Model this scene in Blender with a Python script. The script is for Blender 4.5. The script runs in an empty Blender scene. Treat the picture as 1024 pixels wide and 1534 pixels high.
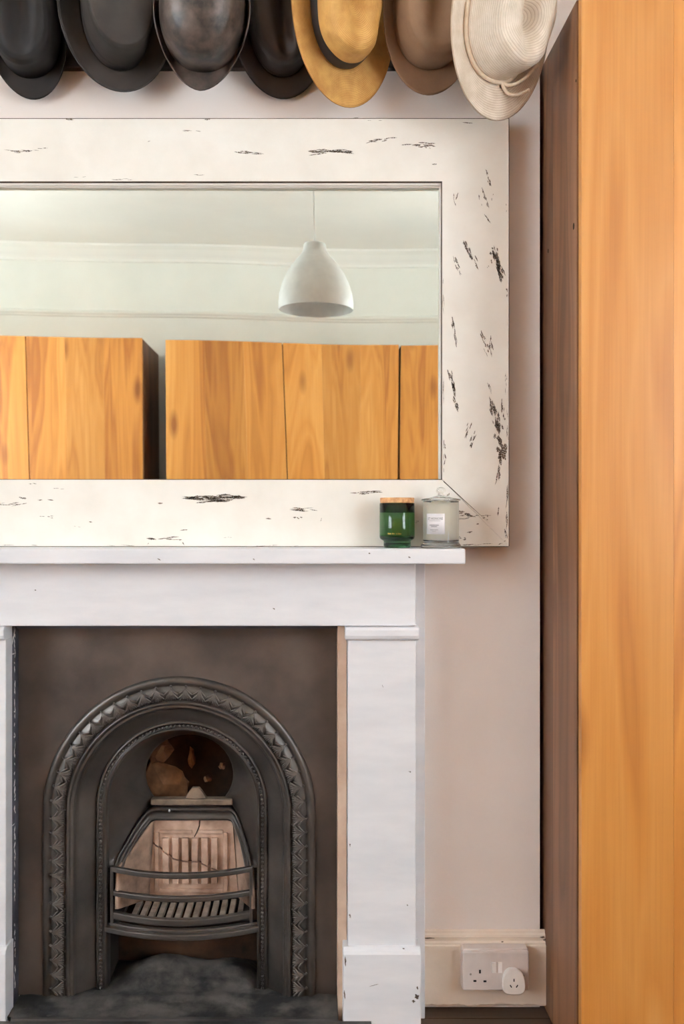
import bpy, bmesh, math, random
from mathutils import Vector, Matrix, noise

random.seed(7)
SC = bpy.context.scene
COL = SC.collection

# ------------------------------------------------------------------ camera
CAM_D, CAM_H, FPX = 2.2, 1.115, 1463.0
VPX, VPY = 465.0, 767.0
cam_d = bpy.data.cameras.new('camera')
cam = bpy.data.objects.new('camera', cam_d)
COL.objects.link(cam)
cam.location = (0, -CAM_D, CAM_H)
cam.rotation_euler = (math.pi / 2, 0, 0)
cam_d.sensor_fit = 'AUTO'
cam_d.sensor_width = 36.0
cam_d.lens = 36.0 * FPX / 1534.0
cam_d.shift_x = (512 - VPX) / 1534.0
cam_d.shift_y = 0.0
cam_d.clip_start = 0.02
cam_d.dof.use_dof = True
cam_d.dof.focus_distance = 2.14
cam_d.dof.aperture_fstop = 6.3
SC.camera = cam

# ------------------------------------------------------------------ light
SC.view_settings.view_transform = 'Standard'
SC.view_settings.look = 'None'
SC.view_settings.gamma = 1.0
SC.view_settings.use_curve_mapping = False
SC.view_settings.exposure = 0.37
SC.cycles.use_denoising = True
SC.cycles.max_bounces = 10
SC.cycles.diffuse_bounces = 6
SC.cycles.sample_clamp_indirect = 6.0

world = bpy.data.worlds.new('overcast_sky')
SC.world = world
world.use_nodes = True
wn = world.node_tree.nodes
wn['Background'].inputs[0].default_value = (0.86, 0.93, 1.0, 1)
wn['Background'].inputs[1].default_value = 1.6


def area(name, loc, rot, sx, sy, power, color):
    d = bpy.data.lights.new(name, 'AREA')
    d.shape = 'RECTANGLE'
    d.size, d.size_y = sx, sy
    d.energy = power
    d.color = color
    o = bpy.data.objects.new(name, d)
    COL.objects.link(o)
    o.location = loc
    o.rotation_euler = rot
    return o


# daylight entering by the right window; left lamp and window are added fill
area('daylight_right_window', (2.16, -2.5, 1.65), (0, math.radians(90), 0), 1.6, 1.6, 84, (0.87, 0.95, 1.0))
area('fill_light_left', (-2.96, -2.6, 1.65), (0, math.radians(-90), 0), 1.6, 1.9, 128, (0.86, 0.94, 1.0))  # added fill lamp that lifts the shadows from the left


# ------------------------------------------------------------------ helpers
def P(px, py, Y=0.0):
    s = (CAM_D + Y) / FPX
    return Vector(((px - VPX) * s, Y, CAM_H - (py - VPY) * s))


def link(name, me, m=None, parent=None, smooth=False):
    o = bpy.data.objects.new(name, me)
    COL.objects.link(o)
    if m is not None and not me.materials:
        me.materials.append(m)
    if parent is not None:
        o.parent = parent
    if smooth:
        for p in me.polygons:
            p.use_smooth = True
    return o


def tag(o, label=None, cat=None, group=None, kind=None):
    if label: o['label'] = label
    if cat: o['category'] = cat
    if group: o['group'] = group
    if kind: o['kind'] = kind
    return o


def thing(name, label, cat, loc=(0, 0, 0), group=None):
    o = bpy.data.objects.new(name, None)
    COL.objects.link(o)
    o.location = loc
    o.empty_display_size = 0.05
    return tag(o, label, cat, group)


def unparented_offset(o, parent):
    """keep world coordinates of a mesh that was built in world space"""
    o.parent = parent
    o.matrix_parent_inverse = Matrix.Translation(-Vector(parent.location))


class MB:
    def __init__(self):
        self.v, self.f, self.uv = [], [], None

    def add(self, vs, fs):
        n = len(self.v)
        self.v += [tuple(a) for a in vs]
        self.f += [tuple(i + n for i in f) for f in fs]
        return self

    def box(self, x0, x1, y0, y1, z0, z1):
        vs = [(x, y, z) for x in (x0, x1) for y in (y0, y1) for z in (z0, z1)]
        return self.add(vs, [(0, 1, 3, 2), (4, 6, 7, 5), (0, 4, 5, 1), (2, 3, 7, 6), (0, 2, 6, 4), (1, 5, 7, 3)])

    def prism(self, pts, y0, y1):
        """polygon in x,z extruded from y0 (front) to y1"""
        n = len(pts)
        vs = [(p[0], y0, p[1]) for p in pts] + [(p[0], y1, p[1]) for p in pts]
        fs = [tuple(range(n)), tuple(range(2 * n - 1, n - 1, -1))]
        fs += [(i, i + n, (i + 1) % n + n, (i + 1) % n) for i in range(n)]
        return self.add(vs, fs)

    def grid(self, rows, closed_u=False, closed_v=False):
        """rows: list of equal-length point lists"""
        nr, nc = len(rows), len(rows[0])
        vs = [p for r in rows for p in r]
        fs = []
        for i in range(nr if closed_v else nr - 1):
            for j in range(nc if closed_u else nc - 1):
                a = i * nc + j
                b = i * nc + (j + 1) % nc
                c = ((i + 1) % nr) * nc + (j + 1) % nc
                d = ((i + 1) % nr) * nc + j
                fs.append((a, b, c, d))
        return self.add(vs, fs)

    def lathe(self, prof, seg=40, c=(0, 0, 0)):
        rows = []
        for k in range(seg):
            a = 2 * math.pi * k / seg
            rows.append([(c[0] + r * math.cos(a), c[1] + r * math.sin(a), c[2] + z) for r, z in prof])
        return self.grid(rows, closed_v=True)

    def tube(self, pts, rad, seg=8, caps=True, squash=None):
        pts = [Vector(p) for p in pts]
        rows = []
        n = len(pts)
        up = Vector((0, 0, 1))
        prev = None
        for i, p in enumerate(pts):
            t = (pts[min(i + 1, n - 1)] - pts[max(i - 1, 0)]).normalized()
            if prev is None:
                a = Vector((0, 1, 0)) if abs(t.y) < 0.9 else Vector((1, 0, 0))
                nrm = (a - t * a.dot(t)).normalized()
            else:
                nrm = (prev - t * prev.dot(t)).normalized()
            prev = nrm
            bi = t.cross(nrm)
            r = rad[i] if isinstance(rad, (list, tuple)) else rad
            sq = squash or 1.0
            rows.append([p + nrm * (r * sq * math.cos(2 * math.pi * k / seg)) + bi * (r * math.sin(2 * math.pi * k / seg)) for k in range(seg)])
        base = len(self.v)
        self.grid(rows, closed_u=True)
        if caps:
            self.f.append(tuple(base + k for k in range(seg))[::-1])
            self.f.append(tuple(base + (n - 1) * seg + k for k in range(seg)))
        return self

    def mesh(self, name, weld=False):
        me = bpy.data.meshes.new(name)
        me.from_pydata(self.v, [], self.f)
        bm = bmesh.new()
        bm.from_mesh(me)
        if weld:
            bmesh.ops.remove_doubles(bm, verts=bm.verts, dist=1e-5)
        bmesh.ops.recalc_face_normals(bm, faces=bm.faces)
        bm.to_mesh(me)
        bm.free()
        return me

    def obj(self, name, m, parent=None, smooth=False, bevel=0.0, weld=False, seg=2, world=True):
        o = link(name, self.mesh(name, weld), m, None, smooth)
        if parent is not None:
            if world:
                unparented_offset(o, parent)
            else:
                o.parent = parent
        if bevel:
            b = o.modifiers.new('bevel', 'BEVEL')
            b.width = bevel
            b.segments = seg
            b.limit_method = 'ANGLE'
            b.angle_limit = math.radians(40)
        return o


# ------------------------------------------------------------------ materials
def srgb(r, g, b):
    def f(c):
        c /= 255.0
        return c / 12.92 if c <= 0.04045 else ((c + 0.055) / 1.055) ** 2.4
    return (f(r), f(g), f(b), 1.0)


def new_mat(name):
    m = bpy.data.materials.new(name)
    m.use_nodes = True
    nt = m.node_tree
    return m, nt, nt.nodes['Principled BSDF']


def coords(nt, scale=(1, 1, 1), kind='Object'):
    tc = nt.nodes.new('ShaderNodeTexCoord')
    mp = nt.nodes.new('ShaderNodeMapping')
    mp.inputs['Scale'].default_value = scale
    nt.links.new(tc.outputs[kind], mp.inputs['Vector'])
    return mp.outputs['Vector']


def tex_noise(nt, vec, scale, detail=4, rough=0.55, dist=0.0):
    n = nt.nodes.new('ShaderNodeTexNoise')
    n.inputs['Scale'].default_value = scale
    n.inputs['Detail'].default_value = detail
    n.inputs['Roughness'].default_value = rough
    n.inputs['Distortion'].default_value = dist
    if vec is not None:
        nt.links.new(vec, n.inputs['Vector'])
    return n.outputs['Fac']


def ramp(nt, fac, stops, interp='LINEAR'):
    r = nt.nodes.new('ShaderNodeValToRGB')
    r.color_ramp.interpolation = interp
    e = r.color_ramp.elements
    while len(e) < len(stops):
        e.new(0.5)
    for k, (p, c) in enumerate(stops):
        e[k].position = p
        e[k].color = c
    nt.links.new(fac, r.inputs['Fac'])
    return r.outputs['Color']


def mix(nt, a, b, fac, mode='MIX'):
    m = nt.nodes.new('ShaderNodeMix')
    m.data_type = 'RGBA'
    m.blend_type = mode
    for sock, val in ((m.inputs[0], fac), (m.inputs[6], a), (m.inputs[7], b)):
        if hasattr(val, 'links') or hasattr(val, 'is_linked'):
            nt.links.new(val, sock)
        else:
            sock.default_value = val
    return m.outputs[2]


def bump(nt, bs, h, strength, dist=0.002):
    b = nt.nodes.new('ShaderNodeBump')
    b.inputs['Strength'].default_value = strength
    b.inputs['Distance'].default_value = dist
    nt.links.new(h, b.inputs['Height'])
    nt.links.new(b.outputs['Normal'], bs.inputs['Normal'])


def math_node(nt, op, a, b=None):
    m = nt.nodes.new('ShaderNodeMath')
    m.operation = op
    for i, v in enumerate((a, b)):
        if v is None:
            continue
        if isinstance(v, (int, float)):
            m.inputs[i].default_value = v
        else:
            nt.links.new(v, m.inputs[i])
    return m.outputs[0]


def mottled(name, c0, c1, scale=6, rough=0.6, metallic=0.0, bump_s=0.15, bump_scale=60, stretch=(1, 1, 1), spec=0.5, detail=5, lo=0.35, hi=0.65, bd=0.002):
    m, nt, bs = new_mat(name)
    v = coords(nt, stretch)
    f = tex_noise(nt, v, scale, detail)
    c = ramp(nt, f, [(lo, c0), (hi, c1)])
    nt.links.new(c, bs.inputs['Base Color'])
    bs.inputs['Roughness'].default_value = rough
    bs.inputs['Metallic'].default_value = metallic
    bs.inputs['Specular IOR Level'].default_value = spec
    if bump_s:
        bump(nt, bs, tex_noise(nt, v, bump_scale, 4), bump_s, bd)
    return m


def wood(name, dark, mid, light, rough=0.38, coat=0.15):
    m, nt, bs = new_mat(name)
    tc = nt.nodes.new('ShaderNodeTexCoord')
    info = nt.nodes.new('ShaderNodeObjectInfo')
    off = nt.nodes.new('ShaderNodeVectorMath')
    off.operation = 'MULTIPLY_ADD'
    nt.links.new(info.outputs['Random'], off.inputs[0])
    off.inputs[1].default_value = (13.7, 5.1, 31.0)
    nt.links.new(tc.outputs['Object'], off.inputs[2])
    mp = nt.nodes.new('ShaderNodeMapping')
    mp.inputs['Scale'].default_value = (9, 9, 0.85)
    nt.links.new(off.outputs[0], mp.inputs['Vector'])
    vec = mp.outputs['Vector']
    # broad cathedral figure
    n1 = tex_noise(nt, vec, 0.55, 3, 0.5, 0.6)
    rings = math_node(nt, 'FRACT', math_node(nt, 'MULTIPLY', n1, 11.0))
    tri = math_node(nt, 'ABSOLUTE', math_node(nt, 'SUBTRACT', rings, 0.5))
    # fine pores
    mp2 = nt.nodes.new('ShaderNodeMapping')
    mp2.inputs['Scale'].default_value = (160, 160, 3.0)
    nt.links.new(off.outputs[0], mp2.inputs['Vector'])
    pores = tex_noise(nt, mp2.outputs['Vector'], 1.0, 3)
    fig = math_node(nt, "ADD", math_node(nt, "MULTIPLY", n1, 0.78), math_node(nt, "MULTIPLY", tri, 0.26))
    col = ramp(nt, fig, [(0.30, dark), (0.46, mid), (0.66, light)])
    pc = ramp(nt, pores, [(0.3, (0.80, 0.74, 0.68, 1)), (0.6, (1, 1, 1, 1))])
    col = mix(nt, col, pc, 0.4, 'MULTIPLY')
    # knots
    mp3 = nt.nodes.new('ShaderNodeMapping')
    mp3.inputs['Scale'].default_value = (5.0, 5.0, 1.7)
    nt.links.new(off.outputs[0], mp3.inputs['Vector'])
    vo = nt.nodes.new('ShaderNodeTexVoronoi')
    vo.inputs['Scale'].default_value = 1.0
    nt.links.new(mp3.outputs['Vector'], vo.inputs['Vector'])
    kn = ramp(nt, vo.outputs['Distance'], [(0.05, (0.35, 0.22, 0.14, 1)), (0.17, (1, 1, 1, 1))])
    col = mix(nt, col, kn, 0.8, 'MULTIPLY')
    # board to board tone
    tone = ramp(nt, info.outputs['Random'], [(0.0, (0.80, 0.78, 0.75, 1)), (1.0, (1.06, 1.04, 1.0, 1))])
    col = mix(nt, col, tone, 1.0, 'MULTIPLY')
    nt.links.new(col, bs.inputs['Base Color'])
    bs.inputs['Roughness'].default_value = rough
    bs.inputs['Coat Weight'].default_value = coat
    bs.inputs['Coat Roughness'].default_value = 0.25
    bump(nt, bs, pores, 0.08, 0.0006)
    return m


def plain(name, c, rough=0.5, metallic=0.0, spec=0.5):
    m, nt, bs = new_mat(name)
    v = coords(nt)
    f = tex_noise(nt, v, 25, 3)
    d = tuple(x * 0.9 for x in c[:3]) + (1,)
    nt.links.new(ramp(nt, f, [(0.3, d), (0.7, c)]), bs.inputs['Base Color'])
    bs.inputs['Roughness'].default_value = rough
    bs.inputs['Metallic'].default_value = metallic
    bs.inputs['Specular IOR Level'].default_value = spec
    return m


def glass(name, c, rough=0.02, ior=1.45):
    m, nt, bs = new_mat(name)
    bs.inputs['Base Color'].default_value = c
    bs.inputs['Roughness'].default_value = rough
    bs.inputs['Transmission Weight'].default_value = 1.0
    bs.inputs['IOR'].default_value = ior
    return m


M = {}
M['wall'] = mottled('wall_paint', srgb(234, 224, 217), srgb(240, 231, 225), 2.5, 0.75, bump_s=0.12, bump_scale=120, bd=0.001)
M['ceiling'] = mottled('ceiling_paint', srgb(228, 228, 222), srgb(236, 236, 230), 1.5, 0.9, bump_s=0.05)
M['back_wall'] = mottled('back_wall_paint', srgb(222, 222, 214), srgb(232, 232, 225), 1.5, 0.85, bump_s=0.05)
M['gloss'] = mottled('white_gloss_paint', srgb(218, 219, 223), srgb(230, 230, 233), 5, 0.38, bump_s=0.12, bump_scale=14, stretch=(1, 1, 4), bd=0.002)
M['skirting'] = mottled('cream_skirting_paint', srgb(224, 209, 192), srgb(236, 222, 206), 9, 0.5, bump_s=0.2, bump_scale=50, bd=0.001)
M['plaster_edge'] = mottled('bare_plaster_edge', srgb(190, 160, 138), srgb(214, 188, 166), 12, 0.8, bump_s=0.3, bump_scale=60)
M['slate_edge'] = mottled('dark_painted_edge', srgb(52, 52, 60), srgb(78, 78, 88), 12, 0.6, bump_s=0.3)
M['chip_white'] = plain('flaked_white_paint', srgb(205, 203, 200), 0.7)
M['frame'] = mottled('distressed_white_paint', srgb(232, 227, 217), srgb(242, 239, 231), 6, 0.55, bump_s=0.25, bump_scale=40, stretch=(1, 1, 1), bd=0.001)
M['bare'] = None
M['dark_wood'] = mottled('dark_rebate_wood', srgb(62, 48, 36), srgb(96, 78, 58), 20, 0.8)
M['rail'] = mottled('dark_stained_rail', srgb(38, 26, 20), srgb(58, 42, 32), 14, 0.5)
M['iron'] = mottled('blackleaded_cast_iron', srgb(64, 60, 57), srgb(92, 85, 79), 7, 0.36, 0.5, bump_s=0.22, bump_scale=130, bd=0.0008)
M['iron_plate'] = mottled('brown_tinged_cast_iron', srgb(62, 56, 52), srgb(98, 86, 78), 4.5, 0.46, 0.35, bump_s=0.2, bump_scale=120, bd=0.0008)
M['soot'] = mottled('sooty_iron', srgb(34, 30, 28), srgb(60, 54, 50), 10, 0.7, 0.2, bump_s=0.3)
M['clay'] = mottled('fireclay', srgb(142, 112, 94), srgb(196, 166, 146), 16, 0.85, bump_s=0.4, bump_scale=70)
M['clay_dark'] = mottled('smoked_fireclay', srgb(96, 78, 66), srgb(176, 146, 126), 14, 0.85, bump_s=0.4, bump_scale=60)
M['masonry'] = mottled('flue_masonry', srgb(26, 19, 14), srgb(84, 58, 38), 12, 0.9, bump_s=0.6, bump_scale=40)
M['rubble'] = mottled('flue_rubble', srgb(92, 62, 40), srgb(150, 108, 76), 22, 0.9, bump_s=0.6, bump_scale=40)
M['ledge'] = mottled('sooty_ledge', srgb(84, 72, 60), srgb(140, 118, 98), 18, 0.7, bump_s=0.3)
M['ash_iron'] = mottled('ash_dusted_iron', srgb(120, 110, 100), srgb(170, 156, 142), 30, 0.7, bump_s=0.3)
M['ash'] = mottled('soot_and_ash', srgb(26, 25, 25), srgb(82, 77, 72), 13, 0.9, bump_s=0.7, bump_scale=45, detail=8, lo=0.42, hi=0.62)
M['hearth'] = mottled('sooty_hearth_stone', srgb(30, 28, 27), srgb(72, 68, 64), 7, 0.75, bump_s=0.5, bump_scale=50, detail=8)
M['floor'] = mottled('dark_floor_board', srgb(46, 34, 26), srgb(78, 58, 42), 3, 0.5, stretch=(0.6, 14, 14), bump_s=0.2)
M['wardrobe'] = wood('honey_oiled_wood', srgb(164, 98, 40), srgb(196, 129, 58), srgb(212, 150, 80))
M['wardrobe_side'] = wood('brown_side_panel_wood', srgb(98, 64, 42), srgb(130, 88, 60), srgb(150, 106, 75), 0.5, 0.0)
M['gap'] = plain('dark_gap_backing', srgb(52, 30, 18), 0.8)
M['plastic'] = plain('grey_socket_plastic', srgb(216, 204, 198), 0.35)
M['plastic_white'] = plain('white_adapter_plastic', srgb(244, 240, 236), 0.3)
M['hole'] = plain('dark_slot', srgb(30, 24, 20), 0.9)
M['screw'] = plain('screw_metal', srgb(170, 160, 150), 0.3, 1.0)
M['felt_black'] = mottled('black_felt', srgb(26, 22, 21), srgb(42, 37, 34), 9, 0.6, spec=0.3, bump_s=0.25, bump_scale=350, bd=0.0006)
M['felt_charcoal'] = mottled('charcoal_felt', srgb(42, 38, 35), srgb(68, 61, 56), 6, 0.6, spec=0.3, bump_s=0.25, bump_scale=350, bd=0.0006)
M['felt_brown'] = mottled('dark_brown_felt', srgb(38, 31, 28), srgb(60, 50, 45), 6, 0.5, spec=0.3, bump_s=0.2, bump_scale=350, bd=0.0006)
M['leather'] = mottled('worn_mottled_leather', srgb(34, 28, 25), srgb(100, 85, 76), 24, 0.42, bump_s=0.3, bump_scale=60, detail=8, lo=0.38, hi=0.68)
M['felt_taupe'] = mottled('taupe_felt', srgb(104, 78, 58), srgb(134, 103, 78), 5, 0.8, spec=0.3, bump_s=0.25, bump_scale=350, bd=0.0006)
M['band_black'] = mottled('black_ribbon', srgb(24, 23, 25), srgb(38, 37, 40), 40, 0.6, bump_s=0.2, bump_scale=300, bd=0.0004)
M['band_grey'] = mottled('grey_ribbon', srgb(40, 36, 34), srgb(60, 54, 50), 40, 0.6, bump_s=0.2, bump_scale=300, bd=0.0004)
M['cord'] = mottled('cream_cord', srgb(220, 200, 174), srgb(236, 220, 198), 60, 0.8, bump_s=0.5, bump_scale=250, bd=0.001)
M['wax'] = mottled('cream_wax', srgb(240, 233, 214), srgb(248, 243, 230), 8, 0.45, bump_s=0.02)
M['wax_green'] = plain('pale_wax', srgb(160, 180, 120), 0.5)
M['cork'] = mottled('cork', srgb(182, 128, 84), srgb(222, 174, 124), 90, 0.85, bump_s=0.5, bump_scale=160, bd=0.001)
M['label'] = plain('white_label_paper', srgb(240, 236, 238), 0.6)
M['ink'] = plain('black_ink', srgb(64, 62, 64), 0.6)
M['gold'] = plain('gold_print', srgb(214, 178, 84), 0.35, 0.6)
M['glass_clear'] = glass('clear_glass', (1.0, 1.0, 0.99, 1))
M['glass_green'] = glass('bottle_green_glass', (0.10, 0.28, 0.13, 1))
M['pane'] = glass('window_pane', (1, 1, 1, 1), 0.0, 1.02)
M['lamp_white'] = plain('white_lamp_enamel', srgb(242, 242, 240), 0.4)
M['wick'] = plain('wick', srgb(40, 36, 30), 0.9)


def straw(name, c0, c1, pitch, groove):
    m, nt, bs = new_mat(name)
    tc = nt.nodes.new('ShaderNodeTexCoord')
    sp = nt.nodes.new('ShaderNodeSeparateXYZ')
    nt.links.new(tc.outputs['UV'], sp.inputs[0])
    r = math_node(nt, 'MULTIPLY', sp.outputs[1], 1.0 / pitch)
    saw = math_node(nt, 'ABSOLUTE', math_node(nt, 'SUBTRACT', math_node(nt, 'FRACT', r), 0.5))
    # plait stitches run along each braid
    t = math_node(nt, 'ADD', math_node(nt, 'MULTIPLY', sp.outputs[0], 150.0), math_node(nt, 'MULTIPLY', saw, 1.6))
    st = math_node(nt, 'ABSOLUTE', math_node(nt, 'SUBTRACT', math_node(nt, 'FRACT', t), 0.5))
    h = math_node(nt, 'SUBTRACT', math_node(nt, 'MULTIPLY', st, 0.5), saw)
    n = tex_noise(nt, coords(nt), 30, 4)
    col = ramp(nt, n, [(0.35, c0), (0.65, c1)])
    g = ramp(nt, saw, [(0.34, (1, 1, 1, 1)), (0.5, groove)])
    col = mix(nt, col, g, 1.0, 'MULTIPLY')
    nt.links.new(col, bs.inputs['Base Color'])
    bs.inputs['Roughness'].default_value = 0.6
    bump(nt, bs, h, 0.7, 0.0012)
    return m


M['straw_gold'] = straw('golden_straw_braid', srgb(196, 142, 70), srgb(216, 166, 92), 0.0036, (0.62, 0.52, 0.38, 1))
M['straw_pale'] = straw('pale_straw_braid', srgb(212, 196, 176), srgb(228, 214, 198), 0.0052, (0.66, 0.58, 0.5, 1))


def bare_mat():
    m, nt, bs = new_mat('bare_wood_under_paint')
    v = coords(nt)
    c = ramp(nt, tex_noise(nt, v, 130, 4), [(0.35, srgb(58, 46, 36)), (0.68, srgb(132, 112, 90))])
    nt.links.new(c, bs.inputs['Base Color'])
    bs.inputs['Roughness'].default_value = 0.9
    # ragged edge: paint still clings in places
    al = ramp(nt, tex_noise(nt, v, 420, 3), [(0.40, (0.15, 0.15, 0.15, 1)), (0.52, (1, 1, 1, 1))])
    nt.links.new(al, bs.inputs['Alpha'])
    return m


M['bare'] = bare_mat()


def mirror_mat():
    m, nt, bs = new_mat('silvered_mirror')
    bs.inputs['Base Color'].default_value = (0.83, 0.86, 0.80, 1)
    bs.inputs['Metallic'].default_value = 1.0
    bs.inputs['Roughness'].default_value = 0.0
    return m


M['mirror'] = mirror_mat()

# ================================================================== THE ROOM
XL, XR, YB, YA, ZC = -2.85, 2.05, -4.27, 0.36, 2.84
BX0, BX1 = -1.10, 0.516          # chimney breast


def struct(o, label=None):
    o['kind'] = 'structure'
    if label: o['label'] = label
    return o


# floor boards
floor = MB().box(XL - .12, XR + .12, YB - .12, YA + .12, -0.08, -0.022).obj('floor', M['gap'])
struct(floor, 'dark stained floorboards')
bd_me = MB().box(0, XR - XL + .1, 0.001, 0.119, -0.022, 0.0).mesh('floorboard')
bd_me.materials.append(M['floor'])
y = YB - .1
while y < YA:
    b = link('floorboard', bd_me, None, floor)
    b.location = (XL - .05, y, 0)
    y += 0.12

struct(MB().box(XL - .12, XR + .12, YB - .12, YA + .12, ZC, ZC + .08).obj('ceiling', M['ceiling']), 'plain white ceiling')
struct(MB().box(XL - .12, XR + .12, YA, YA + .12, -.022, ZC).obj('wall_front', M['wall']), 'off-white wall at the back of the alcoves')
struct(MB().box(XL - .12, XR + .12, YB - .12, YB, -.022, ZC).obj('wall_back', M['back_wall']), 'off-white wall opposite the fireplace')


def wall_with_window(name, x0, x1, wy0, wy1, wz0, wz1, label):
    mb = MB()
    mb.box(x0, x1, YB, wy0, -.022, ZC).box(x0, x1, wy1, YA, -.022, ZC)
    mb.box(x0, x1, wy0, wy1, -.022, wz0).box(x0, x1, wy0, wy1, wz1, ZC)
    return struct(mb.obj(name, M['back_wall']), label)


wall_with_window('wall_right', XR, XR + .12, -3.3, -1.7, 0.85, 2.45, 'off-white wall with a sash window beside the wardrobe')
wall_with_window('wall_left', XL - .12, XL, -3.55, -1.65, 0.85, 2.45, 'off-white wall with an added sash window')


def window(name, x, wy0, wy1, wz0, wz1, label):
    fr = MB()
    for (a, b, c, d) in ((wy0, wy0 + .06, wz0, wz1), (wy1 - .06, wy1, wz0, wz1), (wy0 + .06, wy1 - .06, wz0, wz0 + .07), (wy0 + .06, wy1 - .06, wz1 - .06, wz1)):
        fr.box(x - .04, x + .04, a, b, c, d)
    o = struct(fr.obj(name, M['gloss']), label)
    zm = (wz0 + wz1) / 2
    ym = (wy0 + wy1) / 2
    MB().box(x - .03, x + .03, wy0 + .06, wy1 - .06, zm - .02, zm + .02).obj('meeting_rail', M['gloss'], o)
    for (a, b) in ((wz0 + .07, zm - .02), (zm + .02, wz1 - .06)):
        MB().box(x - .015, x + .015, ym - .012, ym + .012, a, b).obj('glazing_bar', M['gloss'], o)
        for (c, d) in ((wy0 + .06, ym - .012), (ym + .012, wy1 - .06)):
            MB().box(x - .002, x + .002, c, d, a, b).obj('pane', M['pane'], o)
    return o


window('window_1', XR + .06, -3.3, -1.7, 0.85, 2.45, 'white timber sash window in the right wall')
window('fill_window', XL - .06, -3.55, -1.65, 0.85, 2.45, 'unseen white sash window added in the left wall for fill light')  # unseen window added to go with the left fill lamp

# chimney breast with the fireplace opening
OX0, OX1, OZ1 = -0.652, 0.062, 0.845
br = MB()
br.box(BX0, OX0, 0, YA, -.022, ZC).box(OX1, BX1, 0, YA, -.022, ZC).box(OX0, OX1, 0, YA, OZ1, ZC)
struct(br.obj('wall_chimney_breast', M['wall']), 'pale pinkish chimney breast wall')


def sweep_x(prof, x0, x1, name, m, label):
    """profile in (distance into the room, z) run along the back wall"""
    mb = MB()
    rows = [[(x0, YB + d, z) for d, z in prof], [(x1, YB + d, z) for d, z in prof]]
    mb.grid(rows)
    return struct(mb.obj(name, m), label)


sweep_x([(0, 2.745), (.014, 2.75), (.018, 2.765), (.03, 2.775), (.055, 2.79), (.085, 2.812), (.115, 2.828), (.12, 2.84)], XL, XR, 'trim_1', M['ceiling'], 'plaster cornice above the opposite wall')
sweep_x([(0, 2.385), (.010, 2.388), (.014, 2.40), (.022, 2.408), (.022, 2.42), (.012, 2.428), (0, 2.43)], XL, XR, 'trim_2', M['back_wall'], 'picture rail on the opposite wall')

# skirting beside the fireplace: moulded cap over a flat board, ragged bottom edge
SK0, SK1 = 0.252, 0.529
sk = MB()
nst = 46
rows = []
for i in range(nst + 1):
    x = SK0 + (SK1 - SK0) * i / nst
    j = 0.004 * noise.noise(Vector((x * 38, 1.3, 0))) + 0.003 * noise.noise(Vector((x * 140, 4.3, 0)))
    rows.append([(x, -0.001, 0.004), (x, -0.013, 0.010 + j), (x, -0.015, 0.014 + j), (x, -0.015, 0.1435), (x, -0.013, 0.1455), (x, -0.001, 0.1455)])
sk.grid(rows)
e = len(sk.v) - 6
sk.f.append(tuple(range(e, e + 6)))
skirt = struct(sk.obj('baseboard_right', M['skirting']), 'cream painted skirting with chipped lower edge beside the wardrobe')
cap_prof = [(-0.001, .1455), (-.0125, .1455), (-.0125, .1495), (-.0085, .153), (-.0095, .159), (-.0115, .162), (-.0105, .1665), (-.006, .169), (-.005, .1735), (-.001, .176)]
cap = MB().grid([[(x, d, z) for d, z in cap_prof] for x in (SK0, SK1 - .003)])
cap.f.append(tuple(range(len(cap_prof), 2 * len(cap_prof))))
cap.obj('skirting_cap', M['skirting'], skirt)
ret = MB().box(BX1 + .001, SK1, -0.0145, 0.30, 0.012, 0.1455)
ret.obj('skirting_return', M['skirting'], skirt)
for (px, py, w, h) in ((640, 1405.5, 22, 1.6), (752, 1411, 4, 1.6), (812, 1404, 8, 3), (815, 1408, 5, 3)):
    a = P(px, py, -.0155)
    u = .0015
    MB().prism([(a.x - w * u / 2, a.z), (a.x, a.z - h * u / 2), (a.x + w * u / 2, a.z), (a.x + w * u * .2, a.z + h * u / 2)], -.0160, -.0145).obj('paint_chip', M['bare'], skirt)

# ================================================================== WARDROBES


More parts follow.
